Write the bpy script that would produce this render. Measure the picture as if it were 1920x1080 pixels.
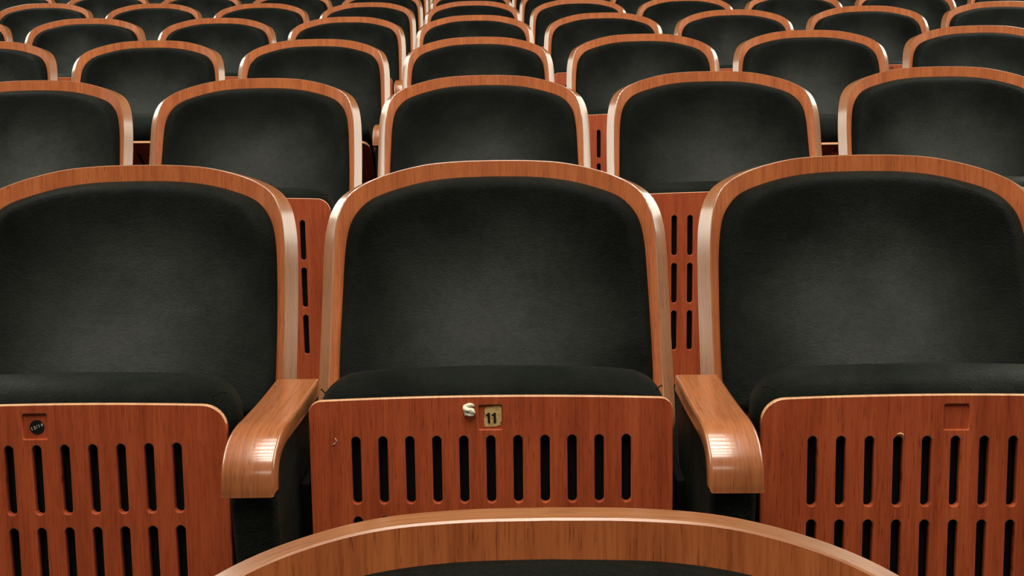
import bpy, bmesh, math, random
from mathutils import Vector, Matrix, noise
C = bpy.context.scene.collection
sc = bpy.context.scene
for o in list(bpy.data.objects): bpy.data.objects.remove(o)
random.seed(4)
R = math.radians

# ------------------------------------------------------------------ layout of the hall
PITCH, SROW, RISE, DRIFT, ARC, DISH = .57, .9013, .1407, -.0533, .0059, .00096
FLOOR_UNDER = .90                                   # crest of a backrest above its own floor step
Z0 = FLOOR_UNDER + RISE                             # world z of the crest in row 1 (row 0's step is z = 0)

# ------------------------------------------------------------------ camera
cam_d = bpy.data.cameras.new('camera'); cam = bpy.data.objects.new('camera', cam_d); C.objects.link(cam)
cam_d.sensor_width = 36; cam_d.lens = 1650 / 1920 * 36; cam_d.clip_start = .05
th, yaw, roll = R(13), -.01253, -.01527
fw = Vector((math.sin(yaw) * math.cos(th), math.cos(yaw) * math.cos(th), -math.sin(th)))
rt = Vector((math.cos(yaw), -math.sin(yaw), 0)); up = rt.cross(fw)
r2 = math.cos(roll) * rt + math.sin(roll) * up; u2 = -math.sin(roll) * rt + math.cos(roll) * up
m = Matrix((r2, u2, -fw)).transposed().to_4x4(); m.translation = Vector((.0385, -1.3984, .1152 + Z0))
cam.matrix_world = m
sc.camera = cam

# ------------------------------------------------------------------ world, lamps, exposure
w = bpy.data.worlds.new('world'); sc.world = w; w.use_nodes = True
w.node_tree.nodes['Background'].inputs[0].default_value = (.9, .95, 1, 1)
w.node_tree.nodes['Background'].inputs[1].default_value = .0
def lamp(name, loc, size, power, color, target=None, sy=None, spread=180):
    d = bpy.data.lights.new(name, 'AREA'); d.shape = 'RECTANGLE'; d.size = size; d.size_y = sy or size
    d.energy = power; d.color = color; d.spread = R(spread)
    o = bpy.data.objects.new(name, d); C.objects.link(o); o.location = loc
    t = Vector(target or (loc[0], loc[1], 0)) - Vector(loc)
    o.rotation_euler = t.to_track_quat('-Z', 'Y').to_euler()
    return o
WARM = (1, .90, .78)
# rows of ceiling strips over the stalls, running across the hall
for k in range(7):
    lamp('ceiling_strip', (-.1, -3.3 + .78 * k, 4.9), 2.3, (44, 46, 46, 46, 46, 34, 22)[k], WARM, sy=.24)
for sx in (-1, 1):                                   # unseen side area lights, added for the highlights on the seat rims
    lamp('added_side_light', (sx * 4.7 - .3, 2.3, 3.7), 8.6, 350, (.98, 1, .85), target=(0, 2.3, 2.0), sy=2.8)
lamp('stage_wash', (-.1, -5.6, 3.2), 2.6, 16, (1, .86, .74), target=(-.1, 1, .8), sy=.6)
sc.view_settings.view_transform = 'Standard'; sc.view_settings.look = 'None'
sc.view_settings.gamma = 1; sc.view_settings.use_curve_mapping = False
sc.view_settings.exposure = 0.08

# ------------------------------------------------------------------ materials
def nodes(name):
    mt = bpy.data.materials.new(name); mt.use_nodes = True
    nt = mt.node_tree; return mt, nt, nt.nodes['Principled BSDF']
def N(nt, t, **kw):
    n = nt.nodes.new(t)
    for k, v in kw.items():
        if k in n.inputs: n.inputs[k].default_value = v
        else: setattr(n, k, v)
    return n
def ramp(nt, src, stops):
    r = nt.nodes.new('ShaderNodeValToRGB'); cr = r.color_ramp
    while len(cr.elements) < len(stops): cr.elements.new(.5)
    for e, (p, c) in zip(cr.elements, stops): e.position = p; e.color = (*c, 1)
    nt.links.new(src, r.inputs[0]); return r
def wood(name, dark, mid, light, rough=.38, coat=.25, ply=False, scl=1, bump=.12, spec=.5):
    """grain runs along V of the UV map (metres); every object gets its own piece of veneer"""
    mt, nt, b = nodes(name); L = nt.links.new
    uv = N(nt, 'ShaderNodeUVMap', uv_map='UVMap')
    oi = nt.nodes.new('ShaderNodeObjectInfo')
    mul = N(nt, 'ShaderNodeMath', operation='MULTIPLY'); L(oi.outputs['Random'], mul.inputs[0]); mul.inputs[1].default_value = 37
    cmb = nt.nodes.new('ShaderNodeCombineXYZ'); L(mul.outputs[0], cmb.inputs[2]); L(mul.outputs[0], cmb.inputs[0])
    add = N(nt, 'ShaderNodeVectorMath', operation='ADD'); L(uv.outputs[0], add.inputs[0]); L(cmb.outputs[0], add.inputs[1])
    def tex(sx, sy, detail=4, rough_=.6):
        mp = nt.nodes.new('ShaderNodeMapping'); mp.inputs['Scale'].default_value = (sx, sy, 1)
        L(add.outputs[0], mp.inputs[0])
        n = N(nt, 'ShaderNodeTexNoise', Scale=1, Detail=detail, Roughness=rough_); L(mp.outputs[0], n.inputs['Vector']); return n
    big = tex(45 * scl, 2.6 * scl); fine = tex(420 * scl, 16 * scl, 3); pore = tex(900 * scl, 45 * scl, 2)
    r1 = ramp(nt, big.outputs[0], [(.30, dark), (.5, mid), (.70, light)])
    r2_ = ramp(nt, fine.outputs[0], [(.30, (.70, .62, .58)), (.55, (1, 1, 1))])
    r3 = ramp(nt, pore.outputs[0], [(.30, (.45, .36, .32)), (.40, (1, 1, 1))])
    m1 = N(nt, 'ShaderNodeMix', data_type='RGBA', blend_type='MULTIPLY'); m1.inputs[0].default_value = .8
    L(r1.outputs[0], m1.inputs[6]); L(r2_.outputs[0], m1.inputs[7])
    m2 = N(nt, 'ShaderNodeMix', data_type='RGBA', blend_type='MULTIPLY'); m2.inputs[0].default_value = .8
    L(m1.outputs[2], m2.inputs[6]); L(r3.outputs[0], m2.inputs[7])
    out = m2.outputs[2]
    if ply:                                          # glued plies across the thickness (U)
        sep = nt.nodes.new('ShaderNodeSeparateXYZ'); L(uv.outputs[0], sep.inputs[0])
        s = N(nt, 'ShaderNodeMath', operation='MULTIPLY'); s.inputs[1].default_value = 2 * math.pi * 7 / .024; L(sep.outputs[0], s.inputs[0])
        sn = N(nt, 'ShaderNodeMath', operation='SINE'); L(s.outputs[0], sn.inputs[0])
        rp = ramp(nt, sn.outputs[0], [(.0, (.80, .74, .68)), (.6, (1, 1, 1))])
        m3 = N(nt, 'ShaderNodeMix', data_type='RGBA', blend_type='MULTIPLY'); m3.inputs[0].default_value = .7
        L(out, m3.inputs[6]); L(rp.outputs[0], m3.inputs[7]); out = m3.outputs[2]
    L(out, b.inputs['Base Color'])
    b.inputs['Roughness'].default_value = rough
    b.inputs['Specular IOR Level'].default_value = spec; b.inputs['Coat Weight'].default_value = coat; b.inputs['Coat IOR'].default_value = 1.5 + .3 * (coat > .8); b.inputs['Coat Roughness'].default_value = .17
    bp = N(nt, 'ShaderNodeBump', Strength=bump, Distance=.0006); L(fine.outputs[0], bp.inputs['Height']); L(bp.outputs[0], b.inputs['Normal'])
    return mt
M = {}
M['face'] = wood('veneer_orange', (0.36, 0.093, 0.0268), (0.45, 0.1256, 0.0364), (0.522, 0.1581, 0.046), rough=.5, coat=.04, spec=.22)
M['edge'] = wood('plywood_edge', (0.288, 0.108, 0.039), (0.336, 0.135, 0.051), (0.372, 0.162, 0.066), rough=.36, coat=.9, ply=True)
M['panel'] = wood('veneer_red', (0.2982, 0.0536, 0.0176), (0.3866, 0.0735, 0.0239), (0.4638, 0.0981, 0.0326), rough=.5, coat=.04, spec=.22)
M['panel_edge'] = wood('panel_edge', (0.4875, 0.234, 0.1125), (0.585, 0.312, 0.1594), (0.6435, 0.3705, 0.1875), rough=.4)
M['arm'] = wood('bent_beech', (0.3091, 0.099, 0.0328), (0.3629, 0.1221, 0.0416), (0.4032, 0.1452, 0.0504), rough=.34, coat=1, bump=.35)
def velvet(name, c0, c1, sheen, tint, dist=.0025, smax=.16, worn=0):
    mt, nt, b = nodes(name); L = nt.links.new
    tc = nt.nodes.new('ShaderNodeTexCoord'); oi = nt.nodes.new('ShaderNodeObjectInfo')
    mul = N(nt, 'ShaderNodeMath', operation='MULTIPLY'); L(oi.outputs['Random'], mul.inputs[0]); mul.inputs[1].default_value = 19
    add = N(nt, 'ShaderNodeVectorMath', operation='ADD'); L(tc.outputs['Object'], add.inputs[0]); L(mul.outputs[0], add.inputs[1])
    n1 = N(nt, 'ShaderNodeTexNoise', Scale=9, Detail=5, Roughness=.65); L(add.outputs[0], n1.inputs['Vector'])
    n2 = N(nt, 'ShaderNodeTexNoise', Scale=420, Detail=3, Roughness=.8); L(add.outputs[0], n2.inputs['Vector'])
    mx = N(nt, 'ShaderNodeMath', operation='MULTIPLY_ADD'); mx.inputs[1].default_value = .45; L(n2.outputs[0], mx.inputs[0])
    hl = N(nt, 'ShaderNodeMath', operation='MULTIPLY'); hl.inputs[1].default_value = .55; L(n1.outputs[0], hl.inputs[0]); L(hl.outputs[0], mx.inputs[2])
    rp = ramp(nt, mx.outputs[0], [(.35, c0), (.65, c1)]); L(rp.outputs[0], b.inputs['Base Color'])
    b.inputs['Roughness'].default_value = .44; b.inputs['Specular IOR Level'].default_value = .14
    n4 = N(nt, 'ShaderNodeTexNoise', Scale=260, Detail=4, Roughness=.8); L(add.outputs[0], n4.inputs['Vector'])
    n3 = N(nt, 'ShaderNodeTexNoise', Scale=95, Detail=4, Roughness=.75); L(add.outputs[0], n3.inputs['Vector'])
    mr = N(nt, 'ShaderNodeMapRange'); mr.inputs[1].default_value = .3; mr.inputs[2].default_value = .7; mr.inputs[3].default_value = .03; mr.inputs[4].default_value = smax
    m5 = N(nt, 'ShaderNodeMath', operation='MULTIPLY_ADD'); m5.inputs[1].default_value = .5; L(n3.outputs[0], m5.inputs[0])
    m6 = N(nt, 'ShaderNodeMath', operation='MULTIPLY'); m6.inputs[1].default_value = .5; L(n1.outputs[0], m6.inputs[0]); L(m6.outputs[0], m5.inputs[2])
    L(m5.outputs[0], mr.inputs[0]); 
    if worn:                                         # pile crushed and greyed where backs have leaned, pool of light painted in too
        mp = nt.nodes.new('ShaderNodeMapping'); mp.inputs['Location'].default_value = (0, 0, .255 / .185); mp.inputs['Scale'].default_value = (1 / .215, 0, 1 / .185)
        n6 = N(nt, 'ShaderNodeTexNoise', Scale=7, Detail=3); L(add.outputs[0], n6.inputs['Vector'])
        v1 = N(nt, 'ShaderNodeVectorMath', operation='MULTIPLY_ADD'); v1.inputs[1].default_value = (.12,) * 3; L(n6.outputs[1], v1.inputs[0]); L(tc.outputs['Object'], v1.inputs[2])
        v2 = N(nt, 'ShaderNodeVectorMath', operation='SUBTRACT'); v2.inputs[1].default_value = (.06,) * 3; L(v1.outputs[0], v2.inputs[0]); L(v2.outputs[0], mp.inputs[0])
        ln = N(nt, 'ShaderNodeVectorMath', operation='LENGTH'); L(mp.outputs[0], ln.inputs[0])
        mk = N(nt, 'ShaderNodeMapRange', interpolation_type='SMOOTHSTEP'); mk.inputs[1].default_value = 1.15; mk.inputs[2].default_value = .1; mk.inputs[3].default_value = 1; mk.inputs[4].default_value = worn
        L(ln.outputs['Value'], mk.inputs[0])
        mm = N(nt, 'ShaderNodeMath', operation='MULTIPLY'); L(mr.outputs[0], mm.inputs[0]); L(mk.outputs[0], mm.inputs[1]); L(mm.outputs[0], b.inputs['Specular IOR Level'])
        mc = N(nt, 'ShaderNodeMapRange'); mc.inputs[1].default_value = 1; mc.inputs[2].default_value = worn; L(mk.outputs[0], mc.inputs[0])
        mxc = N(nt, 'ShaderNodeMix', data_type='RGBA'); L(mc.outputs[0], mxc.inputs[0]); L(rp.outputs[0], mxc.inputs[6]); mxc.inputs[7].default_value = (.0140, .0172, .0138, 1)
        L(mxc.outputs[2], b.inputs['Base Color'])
    else: L(mr.outputs[0], b.inputs['Specular IOR Level'])

    rs = ramp(nt, mx.outputs[0], [(.36, (.35,) * 3), (.62, (1,) * 3)])
    ms = N(nt, 'ShaderNodeMath', operation='MULTIPLY'); ms.inputs[1].default_value = sheen; L(rs.outputs[0], ms.inputs[0])
    L(ms.outputs[0], b.inputs['Sheen Weight']); b.inputs['Sheen Roughness'].default_value = .45
    b.inputs['Sheen Tint'].default_value = (*tint, 1)
    bp = N(nt, 'ShaderNodeBump', Strength=1, Distance=dist); L(n4.outputs[0], bp.inputs['Height']); L(bp.outputs[0], b.inputs['Normal'])
    return mt
M['velvet'] = velvet('bottle_green_velvet', (.0015, .0022, .0014), (.006, .0080, .0058), .04, (.62, .74, .62), smax=.09)
M['velvet_back'] = velvet('worn_lit_back_velvet', (.0015, .0022, .0014), (.005, .0068, .0048), .06, (.62, .74, .62), smax=.10, worn=4.4)
M['velvet_dark'] = velvet('dark_side_velvet', (.0015, .002, .0012), (.006, .0075, .005), .04, (.6, .7, .55))
def plain(name, col, rough=.6, metal=0, spec=.5, noise_=None):
    mt, nt, b = nodes(name); b.inputs['Base Color'].default_value = (*col, 1)
    b.inputs['Roughness'].default_value = rough; b.inputs['Metallic'].default_value = metal; b.inputs['Specular IOR Level'].default_value = spec
    if noise_:
        tc = nt.nodes.new('ShaderNodeTexCoord'); n = N(nt, 'ShaderNodeTexNoise', Scale=noise_[0], Detail=5, Roughness=.7); nt.links.new(tc.outputs['Object'], n.inputs['Vector'])
        r = ramp(nt, n.outputs[0], [(noise_[2], col), (noise_[3], noise_[1])]); nt.links.new(r.outputs[0], b.inputs['Base Color'])
    return mt
M['pan'] = plain('black_seat_pan', (.004, .004, .004), .8, spec=.1)
M['steel'] = plain('dark_steel', (.02, .02, .02), .5, .6)
M['seam'] = plain('dark_seam', (.004, .005, .004), .9, spec=.1)
M['label'] = plain('aged_paper_label', (.62, .44, .17), .6, noise_=(150, (.20, .08, .025), .50, .64))
M['ink'] = plain('black_ink', (.004, .004, .004), .5)
M['sticker'] = plain('black_sticker', (.006, .006, .006), .45)
M['white_ink'] = plain('white_ink', (.6, .6, .6), .6)
M['gum'] = plain('dried_gum', (.70, .66, .50), .45, noise_=(300, (.42, .36, .24), .5, .7))
M['chip'] = plain('bare_wood_chip', (.62, .42, .22), .7)
M['carpet'] = plain('dark_carpet', (.012, .010, .009), .95, spec=.1, noise_=(60, (.022, .018, .016), .4, .6))
M['wall'] = plain('dark_wall_paint', (.03, .022, .018), .85, spec=.2, noise_=(3, (.04, .03, .024), .4, .6))
M['ceil'] = plain('dark_ceiling_paint', (.03, .03, .03), .9, spec=.1, noise_=(3, (.04, .04, .04), .4, .6))

# ------------------------------------------------------------------ mesh helpers
def link_mesh(name, me, parent=None, smooth=True):
    o = bpy.data.objects.new(name, me); C.objects.link(o)
    if parent: o.parent = parent
    if smooth:
        for p in me.polygons: p.use_smooth = True
    return o
def from_bm(name, bm, mats, parent=None, smooth=True, sharp=None):
    me = bpy.data.meshes.new(name); bmesh.ops.recalc_face_normals(bm, faces=bm.faces)
    bm.to_mesh(me); bm.free()
    for mt in mats: me.materials.append(mt)
    o = link_mesh(name, me, parent, smooth)
    if sharp: me.set_sharp_from_angle(angle=R(sharp))
    return o
def catmull(pts, n=8):
    out = []; P = [pts[0]] + list(pts) + [pts[-1]]
    P[0] = tuple(2 * a - b for a, b in zip(pts[0], pts[1])); P[-1] = tuple(2 * a - b for a, b in zip(pts[-1], pts[-2]))
    for i in range(1, len(P) - 2):
        for k in range(n):
            t = k / n; a, b, c, d = P[i - 1], P[i], P[i + 1], P[i + 2]
            out.append(tuple(.5 * (2 * b[j] + (c[j] - a[j]) * t + (2 * a[j] - 5 * b[j] + 4 * c[j] - d[j]) * t * t + (3 * b[j] - a[j] - 3 * c[j] + d[j]) * t ** 3) for j in range(len(a))))
    out.append(tuple(pts[-1])); return out

# ------------------------------------------------------------------ the bent shell surface
AM, SM, L0, L1, T = R(60), .27, 10, 24, .024
NS = 400
_ss = [.4 * k / NS for k in range(NS + 1)]; _al = [AM * min(s / SM, 1.12) ** 3 for s in _ss]
_X = [0]; _Y = [0]
for k in range(NS):
    _X.append(_X[-1] + math.cos(_al[k]) * .4 / NS); _Y.append(_Y[-1] - math.sin(_al[k]) * .4 / NS)
def lam(v):
    q = min(max(v / .28, 0), 1); return R(L0 + (L1 - L0) * q * q * (3 - 2 * q))
_YL = [0]; _ZL = [0]
for k in range(NS):
    l = lam(.7 * k / NS); _YL.append(_YL[-1] - math.sin(l) * .7 / NS); _ZL.append(_ZL[-1] - math.cos(l) * .7 / NS)
def interp(tab, x, mx):
    x = min(max(x / mx * NS, 0), NS - 1e-6); i = int(x); return tab[i] + (tab[i + 1] - tab[i]) * (x - i)
def shell_pt(s, v, off=0):
    sg = -1 if s < 0 else 1; a = abs(s)
    y = interp(_YL, v, .7) if v >= 0 else -v * math.tan(lam(0)); z = interp(_ZL, v, .7) if v >= 0 else -v
    p = Vector((sg * interp(_X, a, .4), interp(_Y, a, .4) + y, z))
    if off:
        A = interp(_al, a, .4) * sg; l = lam(v)
        n = Vector((math.cos(A), -math.sin(A), 0)).cross(Vector((0, -math.sin(l), -math.cos(l)))).normalized()
        if n.y < 0: n = -n
        p += n * off
    return p
SHELL = [(0, 0), (.055, .001), (.11, .0055), (.163, .0170), (.2030, .0308), (.230, .0465), (.2465, .0680), (.256, .097), (.2600, .130), (.2618, .18), (.2630, .25), (.2640, .34), (.2635, .385), (.2580, .405), (.2400, .415), (.12, .42), (0, .42)]
PAD = [(0, .0255), (.06, .0270), (.11, .0325), (.155, .0430), (.192, .0555), (.2145, .0715), (.2305, .094), (.2390, .130), (.2425, .188), (.2460, .27), (.2465, .33), (.2420, .375), (.22, .390), (.12, .395), (0, .395)]
def closed(pts, n):
    h = catmull(pts, n); return h + [(-s, v) for s, v in h[-2:0:-1]]
def star(outline, cen, rads):
    return [[(cen[0] + (s - cen[0]) * r, cen[1] + (v - cen[1]) * r) for s, v in outline] for r in rads]
def build_shell():
    out = closed(SHELL, 6); n = len(out); cen = (0, .25)
    bm = bmesh.new(); uvl = bm.loops.layers.uv.new('UVMap')
    uvs = {}
    def ring(pts, off, uvf):
        r = []
        for k, (s, v) in enumerate(pts):
            vt = bm.verts.new(shell_pt(s, v, off)); r.append((vt, uvf(k, s, v)))
        return r
    def inset(d):
        res = []
        for s, v in out:
            L = math.hypot(s - cen[0], v - cen[1]); q = 1 - d / L; res.append((cen[0] + (s - cen[0]) * q, cen[1] + (v - cen[1]) * q))
        return res
    arc = [0]
    for k in range(1, n + 1):
        a, b = out[k - 1], out[k % n]; arc.append(arc[-1] + math.hypot(a[0] - b[0], a[1] - b[1]))
    face = lambda k, s, v: (s, v)
    rings = [ring([(cen[0] + (s) * r, cen[1] + (v - cen[1]) * r) for s, v in out], 0, face) for r in (.25, .5, .7, .85)]
    rings.append(ring(inset(.006), 0, face)); rings.append(ring(inset(.0014), 0, face))
    front_n = len(rings)
    er = []
    for d, off in ((.0014, .0), (.0, .0014), (.0, T - .0014), (.0014, T)):
        er.append(ring(inset(d), off, lambda k, s, v, off=off: (off, arc[k])))
    br = [ring(inset(d), T, face) for d in (.0014, .006)] + [ring([(s * r, cen[1] + (v - cen[1]) * r) for s, v in out], T, face) for r in (.85, .7, .5, .25)]
    def strip(a, b, mi, edge=False):
        for k in range(n):
            q = (k + 1) % n
            vs = [a[k][0], a[q][0], b[q][0], b[k][0]]; us = [a[k][1], a[q][1], b[q][1], b[k][1]]
            if edge and q == 0: us = [us[0], (us[1][0], arc[n]), (us[2][0], arc[n]), us[3]]
            try: f = bm.faces.new(vs)
            except ValueError: continue
            f.material_index = mi
            for lp, u in zip(f.loops, us): lp[uvl].uv = u
    def cap(r, off):
        c = bm.verts.new(shell_pt(cen[0], cen[1], off))
        for k in range(n):
            f = bm.faces.new([r[k][0], r[(k + 1) % n][0], c])
            for lp, u in zip(f.loops, (r[k][1], r[(k + 1) % n][1], cen)): lp[uvl].uv = u
    cap(rings[0], 0); cap(br[-1], T)
    for a, b in zip(rings, rings[1:]): strip(a, b, 0)
    for a, b in zip(er, er[1:]): strip(a, b, 1, True)
    for a, b in zip(br, br[1:]): strip(a, b, 0)
    bmesh.ops.remove_doubles(bm, verts=bm.verts, dist=1e-6)
    return bm
def seg_dist(p, out):
    best = 9
    for k in range(len(out)):
        a, b = out[k], out[(k + 1) % len(out)]
        dx, dy = b[0] - a[0], b[1] - a[1]; L = dx * dx + dy * dy
        t = 0 if L < 1e-12 else max(0, min(1, ((p[0] - a[0]) * dx + (p[1] - a[1]) * dy) / L))
        d = math.hypot(p[0] - a[0] - t * dx, p[1] - a[1] - t * dy); best = min(best, d)
    return best
def build_pad():
    out = closed(PAD, 5); cen = (0, .25); bm = bmesh.new()
    rads = [.12, .25, .38, .5, .6, .69, .77, .83, .88, .915, .94, .96, .975, .988, .996, 1.0]
    RR, TT = .017, .014
    def h(s, v, d):
        q = min(d / RR, 1); base = TT * math.sqrt(max(0, 1 - (1 - q) ** 2.2))
        crest = .016 * math.exp(-(v / .15) ** 2) * (1 - (1 - min(1, d / .020)) ** 2)           # soft roll along the head end
        lumbar = .042 * math.exp(-((v - .36) / .13) ** 2 - (s / .15) ** 2)
        return base + crest + lumbar + .0012 * noise.noise(Vector((s * 14, v * 14, 0)))
    prev = None; n = len(out)
    for r in rads:
        cur = []
        for s, v in out:
            p = (cen[0] + (s - cen[0]) * r, cen[1] + (v - cen[1]) * r)
            cur.append(bm.verts.new(shell_pt(p[0], p[1], -h(p[0], p[1], 0 if r == 1 else seg_dist(p, out)) - .0002)))
        if prev:
            for k in range(n): bm.faces.new([prev[k], prev[(k + 1) % n], cur[(k + 1) % n], cur[k]])
        else:
            c = bm.verts.new(shell_pt(0, .25, -h(0, .25, .2)))
            for k in range(n): bm.faces.new([cur[k], cur[(k + 1) % n], c])
        prev = cur
    return bm

# ------------------------------------------------------------------ flat sheets with holes (curve fill)
def sheet(outer, holes, thick, bevel):
    cu = bpy.data.curves.new('tmp', 'CURVE'); cu.dimensions = '2D'; cu.fill_mode = 'BOTH'
    cu.extrude = thick / 2 - bevel; cu.bevel_depth = bevel; cu.bevel_resolution = 1; cu.offset = -bevel
    for pts in [outer] + holes:
        sp = cu.splines.new('POLY'); sp.points.add(len(pts) - 1); sp.use_cyclic_u = True
        for q, (x, y) in zip(sp.points, pts): q.co = (x, y, 0, 1)
    o = bpy.data.objects.new('tmp', cu); C.objects.link(o)
    dg = bpy.context.evaluated_depsgraph_get(); me = bpy.data.meshes.new_from_object(o.evaluated_get(dg))
    bpy.data.objects.remove(o); bpy.data.curves.remove(cu)
    return me
def rrect(x0, y0, x1, y1, r, n=5):
    pts = []
    for cx, cy, a0 in ((x1 - r, y1 - r, 0), (x0 + r, y1 - r, 90), (x0 + r, y0 + r, 180), (x1 - r, y0 + r, 270)):
        for k in range(n + 1):
            a = R(a0 + 90 * k / n); pts.append((cx + r * math.cos(a), cy + r * math.sin(a)))
    return pts
PH = .425
def build_panel(PW=.2345, rc=.030):
    outer = []
    for cx, cy, a0 in ((PW - rc, -rc - .004, 0), (-PW + rc, -rc - .004, 90), (-PW + rc, -PH + rc, 180), (PW - rc, -PH + rc, 270)):
        for k in range(9):
            a = R(a0 + 90 * k / 8); outer.append((cx + rc * math.cos(a), cy + rc * math.sin(a)))
        if a0 == 0:
            for k in range(1, 12):
                x = (PW - rc) * (1 - 2 * k / 12); outer.append((x, -.004 * (x / (PW - rc)) ** 2))
    holes = []
    for c in range(11):
        x = (c - 5) * .0344
        for v0 in (.051, .1555, .260):
            holes.append(rrect(x - .0059, -v0 - .0875, x + .0059, -v0, .0058))
    holes.append(rrect(-.0150, -.0430, .0150, -.0115, .002, 3))
    me = sheet(outer, holes, .0085, .0011)
    bm = bmesh.new(); bm.from_mesh(me); bpy.data.meshes.remove(me)
    uvl = bm.loops.layers.uv.new('UVMap') if not bm.loops.layers.uv else bm.loops.layers.uv[0]
    bm.normal_update()
    bmesh.ops.recalc_face_normals(bm, faces=bm.faces)
    for f in bm.faces:
        edge = abs(f.normal.z) < .95 and f.normal.y > .25
        f.material_index = 1 if edge else 0
        for lp in f.loops: lp[uvl].uv = (lp.vert.co.x, lp.vert.co.y)
    # sheet lies in XY facing +Z: put the front face at local y = 0 looking to -Y, top edge at z = 0
    for v in bm.verts: v.co = Vector((v.co.x, -v.co.z + .00425, v.co.y))
    return bm
def superbox(hx, y0, y1, z0, z1, r, nx=28, ny=10, nz=14, puff=.0):
    """rounded, slightly puffed upholstered block"""
    bm = bmesh.new(); bmesh.ops.create_cube(bm, size=2)
    bmesh.ops.subdivide_edges(bm, edges=bm.edges, cuts=15, use_grid_fill=True)
    cy, cz = (y0 + y1) / 2, (z0 + z1) / 2; hy, hz = (y1 - y0) / 2, (z1 - z0) / 2
    for v in bm.verts:
        p = Vector((math.sin(v.co.x * math.pi / 2) * hx, math.sin(v.co.y * math.pi / 2) * hy, math.sin(v.co.z * math.pi / 2) * hz))
        rx, ry, rz = min(r[0], hx), min(r[1], hy), min(r[2], hz)
        c = Vector((max(-hx + rx, min(hx - rx, p.x)), max(-hy + ry, min(hy - ry, p.y)), max(-hz + rz, min(hz - rz, p.z))))
        d = Vector(((p.x - c.x) / rx, (p.y - c.y) / ry, (p.z - c.z) / rz)); L = d.length
        mx = max(abs(d.x), abs(d.y), abs(d.z))
        if L > 1e-9: d = d * (mx / L)
        q = c + Vector((d.x * rx, d.y * ry, d.z * rz))
        fx = 1 - (q.x / hx) ** 2
        q.z += puff * fx * (q.z > 0) * (q.z / hz); q.y += puff * .5 * fx * q.y / hy
        q += Vector((0, 1, 1)) * .0008 * noise.noise(q * 22)
        v.co = q + Vector((0, cy, cz))
    return bm
def tube(bm, pts, r, n=6):
    rings = []
    for i, p in enumerate(pts):
        a = pts[max(0, i - 1)]; b = pts[min(len(pts) - 1, i + 1)]; t = (Vector(b) - Vector(a)).normalized()
        u = t.cross(Vector((0, 0, 1))); u = u.normalized() if u.length > .1 else Vector((1, 0, 0)); w_ = t.cross(u)
        rr = r[i] if isinstance(r, (list, tuple)) else r
        rings.append([bm.verts.new(Vector(p) + (u * math.cos(2 * math.pi * k / n) + w_ * math.sin(2 * math.pi * k / n)) * rr) for k in range(n)])
    for a, b in zip(rings, rings[1:]):
        for k in range(n): bm.faces.new([a[k], a[(k + 1) % n], b[(k + 1) % n], b[k]])
    bm.faces.new(rings[0]); bm.faces.new(rings[-1][::-1])
def box(bm, x0, x1, y0, y1, z0, z1, bev=0):
    r = bmesh.ops.create_cube(bm, size=1)
    for v in r['verts']: v.co = Vector(((x0 + x1) / 2 + v.co.x * (x1 - x0), (y0 + y1) / 2 + v.co.y * (y1 - y0), (z0 + z1) / 2 + v.co.z * (z1 - z0)))
    if bev: bmesh.ops.bevel(bm, geom=list({e for v in r['verts'] for e in v.link_edges}), offset=bev, segments=3, affect='EDGES', profile=.5)
def extrude_yz(bm, poly, hw, bev, uvl=None):
    """polygon in (y,z) extruded over x = -hw..hw with rounded long edges"""
    n = len(poly)
    ins = lambda d: [((y + (0 if d == 0 else ny * -d)), (z + nz * -d)) for (y, z), (ny, nz) in zip(poly, nrm)]
    nrm = []
    for i in range(n):
        a, b = poly[i - 1], poly[(i + 1) % n]; t = (b[0] - a[0], b[1] - a[1]); L = math.hypot(*t) or 1
        nrm.append((t[1] / L, -t[0] / L))
    area = sum(poly[i][0] * poly[(i + 1) % n][1] - poly[(i + 1) % n][0] * poly[i][1] for i in range(n))
    if area < 0: nrm = [(-a, -b) for a, b in nrm]
    prof = []
    for k in range(5):
        a = math.pi / 2 * k / 4; prof.append((-hw + bev * (1 - math.sin(a)), bev * (1 - math.cos(a))))
    prof = [(x, d) for x, d in prof]
    left = [(-hw + bev * (1 - math.cos(math.pi / 2 * k / 4)), bev * (1 - math.sin(math.pi / 2 * k / 4))) for k in range(5)]
    cols = left + [(-x, d) for x, d in left[::-1]]
    arc = [0]
    for i in range(n): a, b = poly[i], poly[(i + 1) % n]; arc.append(arc[-1] + math.hypot(a[0] - b[0], a[1] - b[1]))
    rows = []
    for x, d in cols: rows.append([bm.verts.new((x, y, z)) for y, z in ins(d)])
    for ci in range(len(cols) - 1):
        for i in range(n):
            q = (i + 1) % n; f = bm.faces.new([rows[ci][i], rows[ci][q], rows[ci + 1][q], rows[ci + 1][i]])
            if uvl:
                for lp, u in zip(f.loops, ((cols[ci][0], arc[i]), (cols[ci][0], arc[i + 1]), (cols[ci + 1][0], arc[i + 1]), (cols[ci + 1][0], arc[i]))): lp[uvl].uv = u
    for rw in (rows[0], rows[-1][::-1]):
        f = bm.faces.new(rw)
        if uvl:
            for lp in f.loops: lp[uvl].uv = (lp.vert.co.z + .3, lp.vert.co.y)

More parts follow.
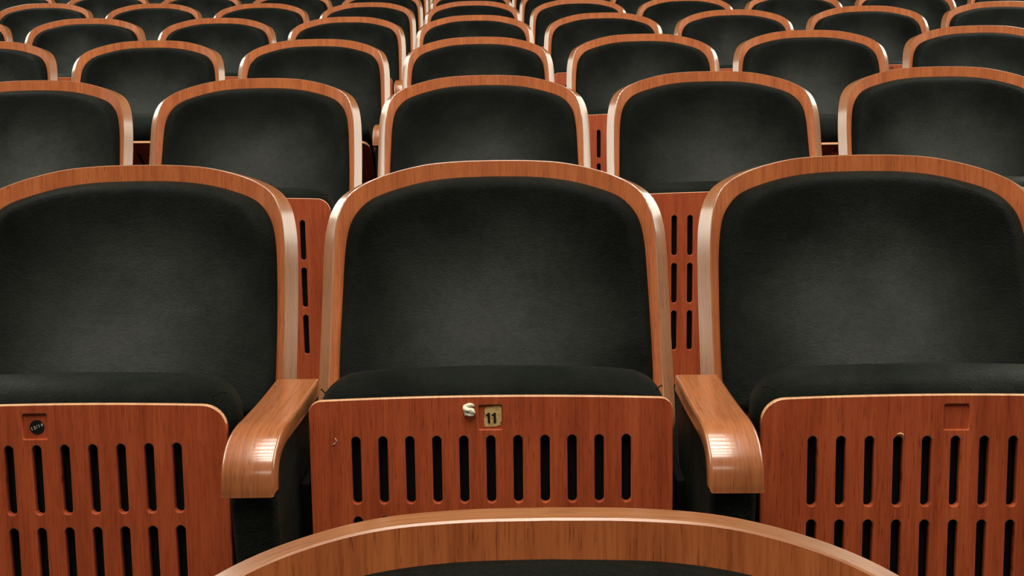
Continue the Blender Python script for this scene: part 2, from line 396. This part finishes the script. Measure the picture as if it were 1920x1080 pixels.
# ------------------------------------------------------------------ things
def thing(name, label, cat, loc, rz=0, group=None):
    o = bpy.data.objects.new(name, None); C.objects.link(o); o.location = loc; o.rotation_euler = (0, 0, rz)
    o.empty_display_size = .1; o['label'] = label; o['category'] = cat
    if group: o['group'] = group
    return o
def struct(o): o['kind'] = 'structure'; return o
def place(r, i):
    """world position of the crest of backrest (row r, column i) and its turn"""
    return Vector((i * PITCH + DRIFT * (r - 1), (r - 1) * SROW - ARC * i * i, (r - 1) * RISE + DISH * i * i + Z0)), -2 * ARC * i / PITCH
SEAT_GROUP = 'folded theatre seats standing in rows'
ARM_GROUP = 'bentwood armrests between the seats'
PT = Vector((0, -.381, -.2585)); TILT = R(-8)                        # top of the folded seat panel

def make_seat():
    t = thing('theatre_seat', '', 'seat', (0, 0, 0), 0, SEAT_GROUP)
    from_bm('backrest_shell', build_shell(), [M['face'], M['edge']], t, sharp=30)
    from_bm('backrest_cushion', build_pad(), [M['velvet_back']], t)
    rot = Matrix.Translation(PT) @ Matrix.Rotation(TILT, 4, 'X')
    p = from_bm('seat_panel', build_panel(), [M['panel'], M['panel_edge']], t, smooth=False); p.matrix_local = rot
    # number recess: floor of the little square pocket
    bm = bmesh.new(); uvl = bm.loops.layers.uv.new('UVMap'); box(bm, -.0162, .0162, .0034, .006, -.0442, -.0103)
    for f in bm.faces:
        for lp in f.loops: lp[uvl].uv = (lp.vert.co.x + .7, lp.vert.co.z)
    from_bm('number_recess', bm, [M['panel']], p, smooth=False)
    c = from_bm('seat_cushion', superbox(.231, .019, .124, -.40, .016, (.055, .046, .046), puff=.009), [M['velvet']], t); c.matrix_local = rot
    for sx in (-1, 1):
        bm = bmesh.new(); tube(bm, [(sx * .212, .016, .002), (sx * .2195, .026, .006), (sx * .2235, .040, .0025)], .0009, 5)
        from_bm('seam', bm, [M['seam']], c)
    bm = bmesh.new(); box(bm, -.222, .222, .0135, .0175, -.41, -.046)
    q = from_bm('seat_pan', bm, [M['pan']], t, smooth=False); q.matrix_local = rot
    for sx in (-1, 1):
        bm = bmesh.new(); box(bm, sx * .244 - .006, sx * .244 + .006, -.345, -.20, -.56, -.385, .003)
        from_bm('bracket', bm, [M['pan']], t, smooth=False)
    return t
def make_armrest():
    t = thing('seat_armrest', '', 'armrest', (0, 0, 0), 0, ARM_GROUP)
    top = catmull([(-.212, -.2875), (-.30, -.2865), (-.365, -.2835), (-.400, -.2815), (-.428, -.2850), (-.450, -.2960), (-.463, -.3120), (-.469, -.3300), (-.471, -.3420)], 5)
    th_ = .0235
    und = []
    for i, (y, z) in enumerate(top):
        a = top[max(0, i - 1)]; b = top[min(len(top) - 1, i + 1)]; tt = (b[0] - a[0], b[1] - a[1]); L = math.hypot(*tt)
        und.append((y - tt[1] / L * th_ * 1.0, z + tt[0] / L * th_))
    bm = bmesh.new(); uvl = bm.loops.layers.uv.new('UVMap')
    extrude_yz(bm, top + und[::-1], .0310, .0042, uvl)
    from_bm('arm_top', bm, [M['arm']], t, sharp=60)
    bm = bmesh.new()
    u = und[2:-1]
    poly = [(y, z + .002) for y, z in u] + [(-.4515, -.3425), (-.4545, -.36), (-.4545, -.887), (-.275, -.887), (-.275, -.50), (-.247, -.42), (-.212, -.345)]
    poly = [u[0]] + poly[1:]
    extrude_yz(bm, poly, .0275, .0075)
    from_bm('side_panel', bm, [M['velvet_dark']], t, sharp=60)
    bm = bmesh.new(); box(bm, -.026, .026, -.46, -.26, -FLOOR_UNDER, -.887, .002)
    from_bm('foot', bm, [M['steel']], t, smooth=False)
    return t
def copy_thing(root):
    c = root.copy(); C.objects.link(c)
    for ch in root.children:
        a = ch.copy(); C.objects.link(a); a.parent = c
        for g in ch.children:
            b = g.copy(); C.objects.link(b); b.parent = a
    return c

# ------------------------------------------------------------------ hall
def floor_mesh():
    bm = bmesh.new(); xs = [-7 + .5 * k for k in range(29)]; prof = []
    prof.append((-9, -RISE - .14)); prof.append((-SROW * 2 - .76, -RISE - .14))
    for r in range(-1, 11):
        y0 = (r - 1) * SROW - .76; prof.append((y0, (r) * RISE)); prof.append((y0 + SROW, r * RISE))
    prof.append((prof[-1][0] + 1.5, prof[-1][1]))
    rows = []
    for y, z in prof:
        rows.append([bm.verts.new((x, y - (ARC * (x / PITCH) ** 2), z + DISH * (x / PITCH) ** 2)) for x in xs])
    for a, b in zip(rows, rows[1:]):
        for k in range(len(xs) - 1): bm.faces.new([a[k], a[k + 1], b[k + 1], b[k]])
    return bm, prof
bm, prof = floor_mesh()
struct(from_bm('floor', bm, [M['carpet']], smooth=False))
yb = prof[-1][0] - 1.2
def slab(name, mat, *b):
    bm = bmesh.new(); box(bm, *b); return struct(from_bm(name, bm, [M[mat]], smooth=False))
slab('wall_back', 'wall', -7, 7, yb, yb + .1, -.2, 6)
slab('wall_left', 'wall', -7.1, -7, -9, yb, -1, 6)
slab('wall_right', 'wall', 7, 7.1, -9, yb, -1, 6)
slab('ceiling', 'ceil', -7, 7, -9, yb, 6, 6.1)

# ------------------------------------------------------------------ seats and armrests in rows
ORD = ['first', 'second', 'third', 'fourth', 'fifth', 'sixth', 'seventh', 'eighth', 'ninth', 'tenth']
NUMW = ['', 'one place', 'two places', 'three places', 'four places', 'five places', 'six places', 'seven places']
def col_words(i):
    if i == 0: return 'straight behind the seat numbered 11'
    return "%s %s of seat 11's column" % (NUMW[abs(i)], 'left' if i < 0 else 'right')
SEATS = {0: (0, 0), 1: (-1, 1), 2: (-2, 2), 3: (-3, 3), 4: (-4, 4), 5: (-4, 5), 6: (-5, 5), 7: (-5, 2), 8: (-1, 1)}
SEAT_DROP = set(); ARM_DROP = set()
special = {(1, 0): 'folded theatre seat numbered 11, dark velvet in an orange wood rim',
           (1, -1): 'folded dark velvet seat with round black 13/14 sticker on its wood panel',
           (1, 1): 'folded dark velvet seat right of seat 11, its number pocket empty',
           (0, 0): 'nearest seat, only its curved wood crest and velvet top at the bottom edge'}
seat0 = make_seat(); arm0 = make_armrest(); used_s = used_a = False
seats = {}
for r, (a, b) in SEATS.items():
    for i in range(a, b + 1):
        if (r, i) in SEAT_DROP: continue
        o = copy_thing(seat0) if used_s else seat0; used_s = True
        p, rz = place(r, i); p.x -= .0035 * ((r, i) == (1, 0)); p.z -= .005 * (r == 0); o.location = p; o.rotation_euler = (0, 0, rz); seats[(r, i)] = o
        o['label'] = special.get((r, i)) or 'orange-rimmed velvet seat, %s row from the front, %s' % (ORD[r], col_words(i))
    for k in range(a - 1, b + 1):
        if (r, k) in ARM_DROP: continue
        o = copy_thing(arm0) if used_a else arm0; used_a = True
        p, rz = place(r, k + .5); o.location = p; o.rotation_euler = (0, 0, rz)
        side = 'left' if k < 0 else 'right'; cnt = -k if k < 0 else k + 1
        o['label'] = "curved wood armrest, %s row from the front, %s to the %s of seat 11's column" % (ORD[r], ORD[cnt - 1], side)
for o in C.objects:
    if o.name.startswith('seat_armrest') and str(o.get('label', '')).startswith('curved wood armrest, second row from the front, first'):
        o['label'] = 'large curved wood armrest directly %s of the folded seat numbered 11' % ('left' if o.location.x < 0 else 'right')
# seat 11 is folded a little further back than its neighbours
for ch in seats[(1, 0)].children:
    if ch.name.split('.')[0] in ('seat_panel', 'seat_cushion', 'seat_pan'):
        ch.location = Vector(ch.location) + Vector((-.001, .036, -.0095))
me = from_bm('seat_panel_tmp', build_panel(.231, .016), [M['panel'], M['panel_edge']], smooth=False)
for ch in seats[(1, 0)].children:
    if ch.name.split('.')[0] == 'seat_panel': ch.data = me.data
bpy.data.objects.remove(me)

def part_of(seat, nm):
    for ch in seat.children:
        if ch.name.split('.')[0] == nm: return ch
def poly_prism(bm, pts, y0, y1):
    a = [bm.verts.new((x, y0, z)) for x, z in pts]; b = [bm.verts.new((x, y1, z)) for x, z in pts]
    bm.faces.new(a); bm.faces.new(b[::-1]); n = len(pts)
    for k in range(n): bm.faces.new([a[k], b[k], b[(k + 1) % n], a[(k + 1) % n]])
# three seats in row 3 hang half open
for key, z in (((3, -2), -.327), ((3, -1), -.332), ((3, 2), -.362)):
    for ch in seats[key].children:
        if ch.name.split('.')[0] in ('seat_panel', 'seat_cushion', 'seat_pan'):
            ch.location = (0, -.45, z); ch.rotation_euler = (TILT + R(53), 0, 0)
# number plate of seat 11
pn = part_of(seats[(1, 0)], 'seat_panel')
bm = bmesh.new()
poly_prism(bm, [(-.0055, -.0145), (.0020, -.0135), (.0125, -.0125), (.0140, -.0150), (.0138, -.0330), (.0120, -.0350), (.0126, -.0385), (.0040, -.0400), (-.0078, -.0400), (-.0085, -.0310), (-.0070, -.0225), (-.0080, -.0190)], .0028, .0034)
pl = from_bm('number_label', bm, [M['label']], pn, smooth=False); pl['label'] = 'worn beige paper label with a black 11'
bm = bmesh.new()
for x in (-.0030, .0045):
    poly_prism(bm, [(x + dx * .9, -.0220 + dz * .85) for dx, dz in ((-.0034, -.0028), (-.0036, -.0042), (-.0008, -.0040), (-.0004, -.0155), (.0030, -.0158), (.0026, -.0002), (.0002, .0002), (-.0014, -.0016))], .0021, .0029)
from_bm('digits', bm, [M['ink']], pn, smooth=False)['label'] = 'bold black digits 11'
# round sticker on the left neighbour
pn = part_of(seats[(1, -1)], 'seat_panel')
bm = bmesh.new(); poly_prism(bm, [(.0012 + .0088 * math.cos(k * math.pi / 20), -.0285 + .0088 * math.sin(k * math.pi / 20)) for k in range(40)], .0026, .0034)
from_bm('round_sticker', bm, [M['sticker']], pn, smooth=False)['label'] = 'round black sticker reading 13/14'
fc = bpy.data.curves.new('tmp', 'FONT'); fc.body = '13/14'; fc.size = .0058; fc.align_x = 'CENTER'; fc.align_y = 'CENTER'; fc.extrude = .0001; fc.shear = .1; fc.space_character = 1.25
fo = bpy.data.objects.new('tmp', fc); C.objects.link(fo)
me = bpy.data.meshes.new_from_object(fo.evaluated_get(bpy.context.evaluated_depsgraph_get())); bpy.data.objects.remove(fo)
me.materials.clear(); me.materials.append(M['white_ink'])
o = link_mesh('sticker_lettering', me, pn, False); o.matrix_local = Matrix.Translation((.0012, .0024, -.0285)) @ Matrix.Rotation(R(-22), 4, 'Y') @ Matrix.Rotation(R(90), 4, 'X')
o['label'] = 'thin white handwritten 13/14'
# chips in the veneer
def chip(seat, pts, name='veneer_chip'):
    bm = bmesh.new(); tube(bm, [(x, -.0002, z) for x, z in pts], [.0006] + [.0012] * (len(pts) - 2) + [.0007], 5)
    from_bm(name, bm, [M['chip']], part_of(seats[seat], 'seat_panel'))['label'] = 'small pale chip in the veneer'
chip((1, 0), [(-.1985, -.052), (-.1965, -.055), (-.1985, -.059), (-.2020, -.0615)])
chip((1, 1), [(-.071, -.048), (-.067, -.0475), (-.064, -.0485), (-.063, -.0515)])
# chewing gum stuck next to the number
S1, rz1 = place(1, 0); S1.x -= .0035
g = thing('chewing_gum', 'small dried white lump of chewing gum stuck left of the number 11', 'chewing gum', (0, 0, 0))
bm = bmesh.new()
path = catmull([(.0045, -.002, .0085), (.0010, -.004, .0105), (-.0045, -.004, .0075), (-.0030, -.006, .0035), (.0015, -.006, .0020), (.0035, -.005, -.0015), (.0010, -.0055, -.0045), (-.0045, -.0050, -.0030)], 4)
tube(bm, path, [.0022 + .0016 * math.sin(k / (len(path) - 1) * math.pi) + .0008 * (k / len(path)) for k in range(len(path))], 10)
r_ = bmesh.ops.create_icosphere(bm, subdivisions=3, radius=1)
for v in r_['verts']: v.co = Vector((v.co.x * .0068 - .0006, v.co.y * .0045 - .0028, v.co.z * .0062 - .001))
for v in bm.verts: v.co += Vector((1, 1, 1)) * .0009 * noise.noise(v.co * 260)
for v in bm.verts: v.co = Vector((v.co.x * 1.08, v.co.y, v.co.z * .82))
go = from_bm('gum_lump', bm, [M['gum']], g)
loc_in_panel = Vector((-.0262, .0012, -.0190))
g.matrix_world = Matrix.Translation(S1) @ Matrix.Rotation(rz1, 4, 'Z') @ Matrix.Translation(PT + Vector((-.001, .036, -.0095))) @ Matrix.Rotation(TILT, 4, 'X') @ Matrix.Translation(loc_in_panel)
